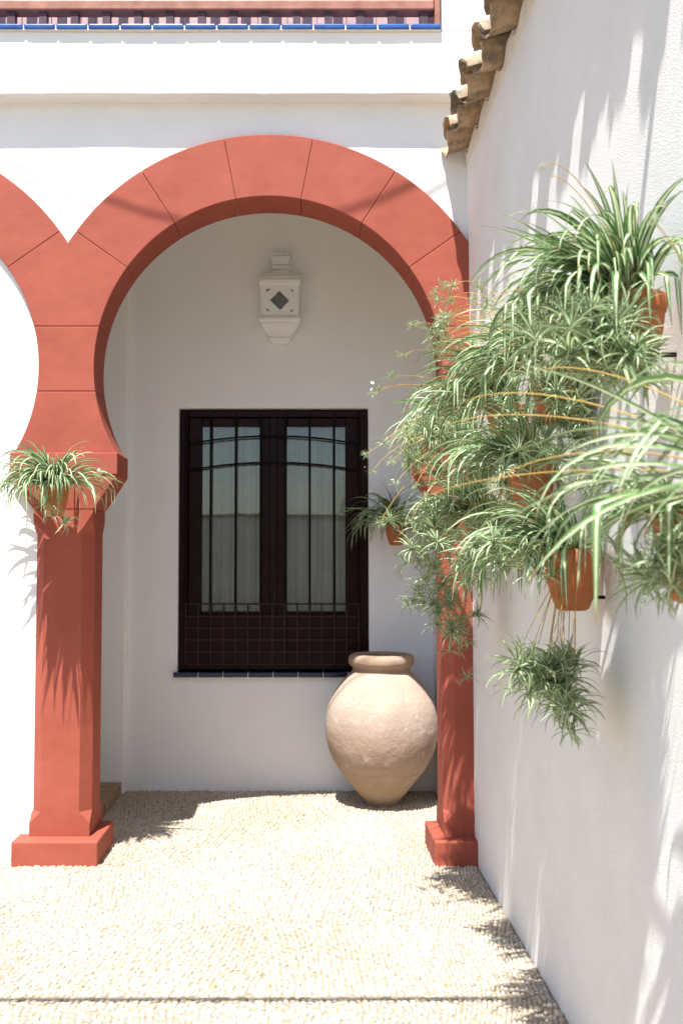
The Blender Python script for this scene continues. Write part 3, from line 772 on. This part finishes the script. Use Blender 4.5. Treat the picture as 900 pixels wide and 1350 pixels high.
PXW = WX - .094                                    # distance of the pots' axes from the wall
W = math.pi                                        # away from the side wall
A = spider_plant((PXW - .01, 2.30, 2.125), 'lush pale striped spider plant in the topmost pot at upper right', 101, 200, (.24, .42), lean=W + .3, flat=.2)
Gp = spider_plant((PXW, 3.02, 2.10), 'spider plant partly hidden left of the topmost pot, above the red dry leaves', 102, 130, (.26, .44), lean=W, n_dry=10)
E = spider_plant((PXW, 3.75, 2.10), 'spider plant in the middle of the wall, second from the red arch', 103, 135, (.28, .48), lean=W - .2)
Fp = spider_plant((PXW, 4.58, 2.07), 'farthest spider plant on the side wall, in front of the red arch', 104, 140, (.28, .48), lean=W)
J = spider_plant((PXW, 3.38, 1.84), 'spider plant buried in the thick of the foliage, below the middle of the top row', 114, 100, (.26, .42), lean=W - .1, shape=(1.6, .9), n_dry=5)
K = spider_plant((PXW, 4.25, 1.70), 'spider plant whose leaves fall across the red pillar by the side wall', 115, 125, (.28, .48), lean=W, shape=(1.5, .9), n_dry=5)
B = spider_plant((PXW, 2.88, 1.545), 'spider plant in clear view in an orange pot with a tuft hanging below it', 105, 150, (.24, .42), s=1.02, lean=W - .2, shape=(1.7, .9))
D = spider_plant((PXW - .03, 1.88, 1.60), 'spider plant with browned tips low at the right picture edge', 106, 85, (.18, .34), n_dry=16, leafmin=10, shape=(1.9, .8), lean=W, spread=1.0)
C = spider_plant((PXW - .03, 1.50, 1.62), 'nearest spider plant with long broad leaves reaching in from the right edge', 107, 48, (.30, .50), n_dry=10, lean=W - .22, shape=(1.3, 1.2), spread=.42, leafmin=10, flat=.65)
plantlets(K, cloud(592, 800, 4.3, 32, 55, 30, 1), 1, (.07, .12), .05, .5)
plantlets(K, cloud(600, 690, 4.1, 62, 40, 30, 2), 2, (.08, .13), .06, .4)
plantlets(Fp, cloud(585, 580, 4.3, 45, 42, 24, 12), 22, (.08, .13), .06, .4)
plantlets(Fp, cloud(615, 622, 4.3, 26, 24, 8, 121), 221, (.08, .12), .06, .2)
plantlets(J, cloud(690, 620, 3.4, 58, 56, 34, 3), 3, (.075, .12), .06, .4)
plantlets(E, cloud(640, 490, 3.7, 55, 45, 26, 13), 33, (.07, .12), .06, .4)
plantlets(J, cloud(640, 730, 3.5, 50, 40, 24, 23), 34, (.07, .12), .06, .4)
plantlets(E, cloud(664, 562, 3.52, 30, 28, 12, 24), 35, (.07, .10), .06, .2)
plantlets(B, cloud(712, 890, 2.75, 48, 26, 18, 4), 4, (.085, .13), .03, .5)
plantlets(B, cloud(738, 925, 2.75, 26, 26, 10, 14), 44, (.09, .135), .03, .3)
plantlets(B, cloud(675, 735, 2.8, 55, 28, 12, 41), 45, (.06, .10), .03, .6)
plantlets(Gp, cloud(735, 455, 2.9, 58, 48, 30, 5), 5, (.07, .12), .06, .4)
plantlets(Gp, cloud(735, 575, 2.9, 50, 45, 24, 51), 52, (.06, .11), .06, .4)
plantlets(Gp, cloud(728, 520, 2.82, 32, 32, 12, 53), 54, (.07, .10), .05, .2)
plantlets(Gp, cloud(585, 440, 3.6, 22, 40, 20, 6), 6, (.035, .06), .12, .8, .5)
plantlets(E, [PX(500, 512, 3.6), PX(515, 498, 3.6), PX(560, 505, 3.6), PX(572, 385, 3.5), PX(632, 380, 3.3), PX(625, 395, 3.3), PX(490, 520, 3.6), PX(585, 378, 3.5), PX(545, 430, 3.6), PX(530, 470, 3.6)], 7, (.025, .045), .10, 1, .8)
plantlets(Fp, [PX(482, 600, 3.9), PX(490, 622, 3.9), PX(505, 585, 3.9), PX(540, 690, 3.9), PX(500, 690, 4.0), PX(548, 640, 4.0), PX(520, 640, 3.9), PX(515, 610, 3.9), PX(560, 740, 4.1), PX(535, 560, 4.0)], 8, (.03, .055), .10, 1, .8)
plantlets(A, [PX(713, 222, 2.2), PX(727, 232, 2.2)], 9, (.010, .016), .10, 1, 1)
plantlets(A, cloud(775, 445, 2.16, 45, 34, 26, 91), 92, (.08, .13), .03, .4)
plantlets(A, cloud(830, 480, 2.14, 36, 26, 14, 94), 95, (.07, .12), .03, .3)
plantlets(A, [PX(640, 400, 2.3), PX(655, 470, 2.3), PX(700, 500, 2.2)], 93, (.025, .045), .06, 1, .5)
plantlets(C, [PX(590, 560, 2.0), PX(610, 530, 2.0), PX(860, 292, 1.35), PX(705, 490, 1.9), PX(560, 655, 2.1), PX(640, 640, 1.9)], 10, (.012, .022), .08, 1, .6)
plantlets(D, cloud(880, 760, 1.85, 34, 28, 10, 11), 11, (.07, .11), .03, .3)
plantlets(D, cloud(895, 710, 1.76, 26, 30, 7, 111), 112, (.06, .10), .03, .3)
H = spider_plant((PX(73, 640, 4.99).x, 4.985, PX(73, 640, 4.99).z), 'spider plant in a small orange pot on the left red pillar', 108, 200, (.24, .42), wall=YC - .002, s=.9, lean=-math.pi*.6, group='spider plants on the building', leafmin=5, shape=(1.5, .9))
plantlets(H, [PX(133, 625, 4.80)], 12, (.012, .016), .05, 1, 1)
plantlets(H, [PX(70, 680, 4.85), PX(85, 690, 4.85), PX(60, 665, 4.85)], 13, (.08, .11), .02, .5)
I = spider_plant((PX(521, 690, 6.58).x, 6.575, PX(521, 690, 6.58).z), 'shaded dark spider plant in a pot on the porch wall beside the window', 109, 130, (.26, .44), wall=YB - .002, s=.85, lean=-math.pi*.75, group='spider plants on the building')
plantlets(I, [PX(553, 742, 6.5), PX(548, 735, 6.5)], 15, (.07, .10), .02, 1)

# ------------------------------------------------------------------ the rest of the courtyard, out of the picture
def cable(name, p, q, sag, r, label):
    pts = [Vector(p).lerp(Vector(q), i/24) - Vector((0, 0, sag*4*(i/24)*(1-i/24))) for i in range(25)]
    tag(MB().tube(pts, r, 8).build(name, M['cable'], smooth=180, loc=pts[0]), label, 'cable', 'cables over the courtyard')
def cast(px, py, Y, dz):          # point dz above the shadow it throws at a pixel
    return PX(px, py, Y) - SUN*(dz/-SUN.z)
c0, cm, c1 = cast(-10, 100, 5.17, 2.6), cast(340, 300, 5.17, 2.6), cast(640, 145, 5.17, 2.6)
cable('cable', c0 + (c0-cm)*.9 + Vector((0, 0, .35)), c1 + (c1-cm)*.9 + Vector((0, 0, .35)), 1.75, .008, 'black cable sagging high across the courtyard in front of the arches')
fl = PX(300, 1320, 3.51); fl = Vector((fl.x, 3.50, 0)) - SUN*(3.15/-SUN.z)
cable('cable', (-4, fl.y, fl.z), (.95, fl.y + .03, fl.z), .0, .018, 'black cable stretched straight across the courtyard above the viewer')
ow = empty('garden_wall', (0, -4.5, 0), 'low white garden wall behind the viewer', 'wall')
MB().box(-6, 1.2, -4.7, -4.4, 0, 2.35).build('wall_body', M['plaster'], ow)
MB().box(-6.02, 1.2, -4.75, -4.35, 2.352, 2.42).build('coping', M['brick'], ow)
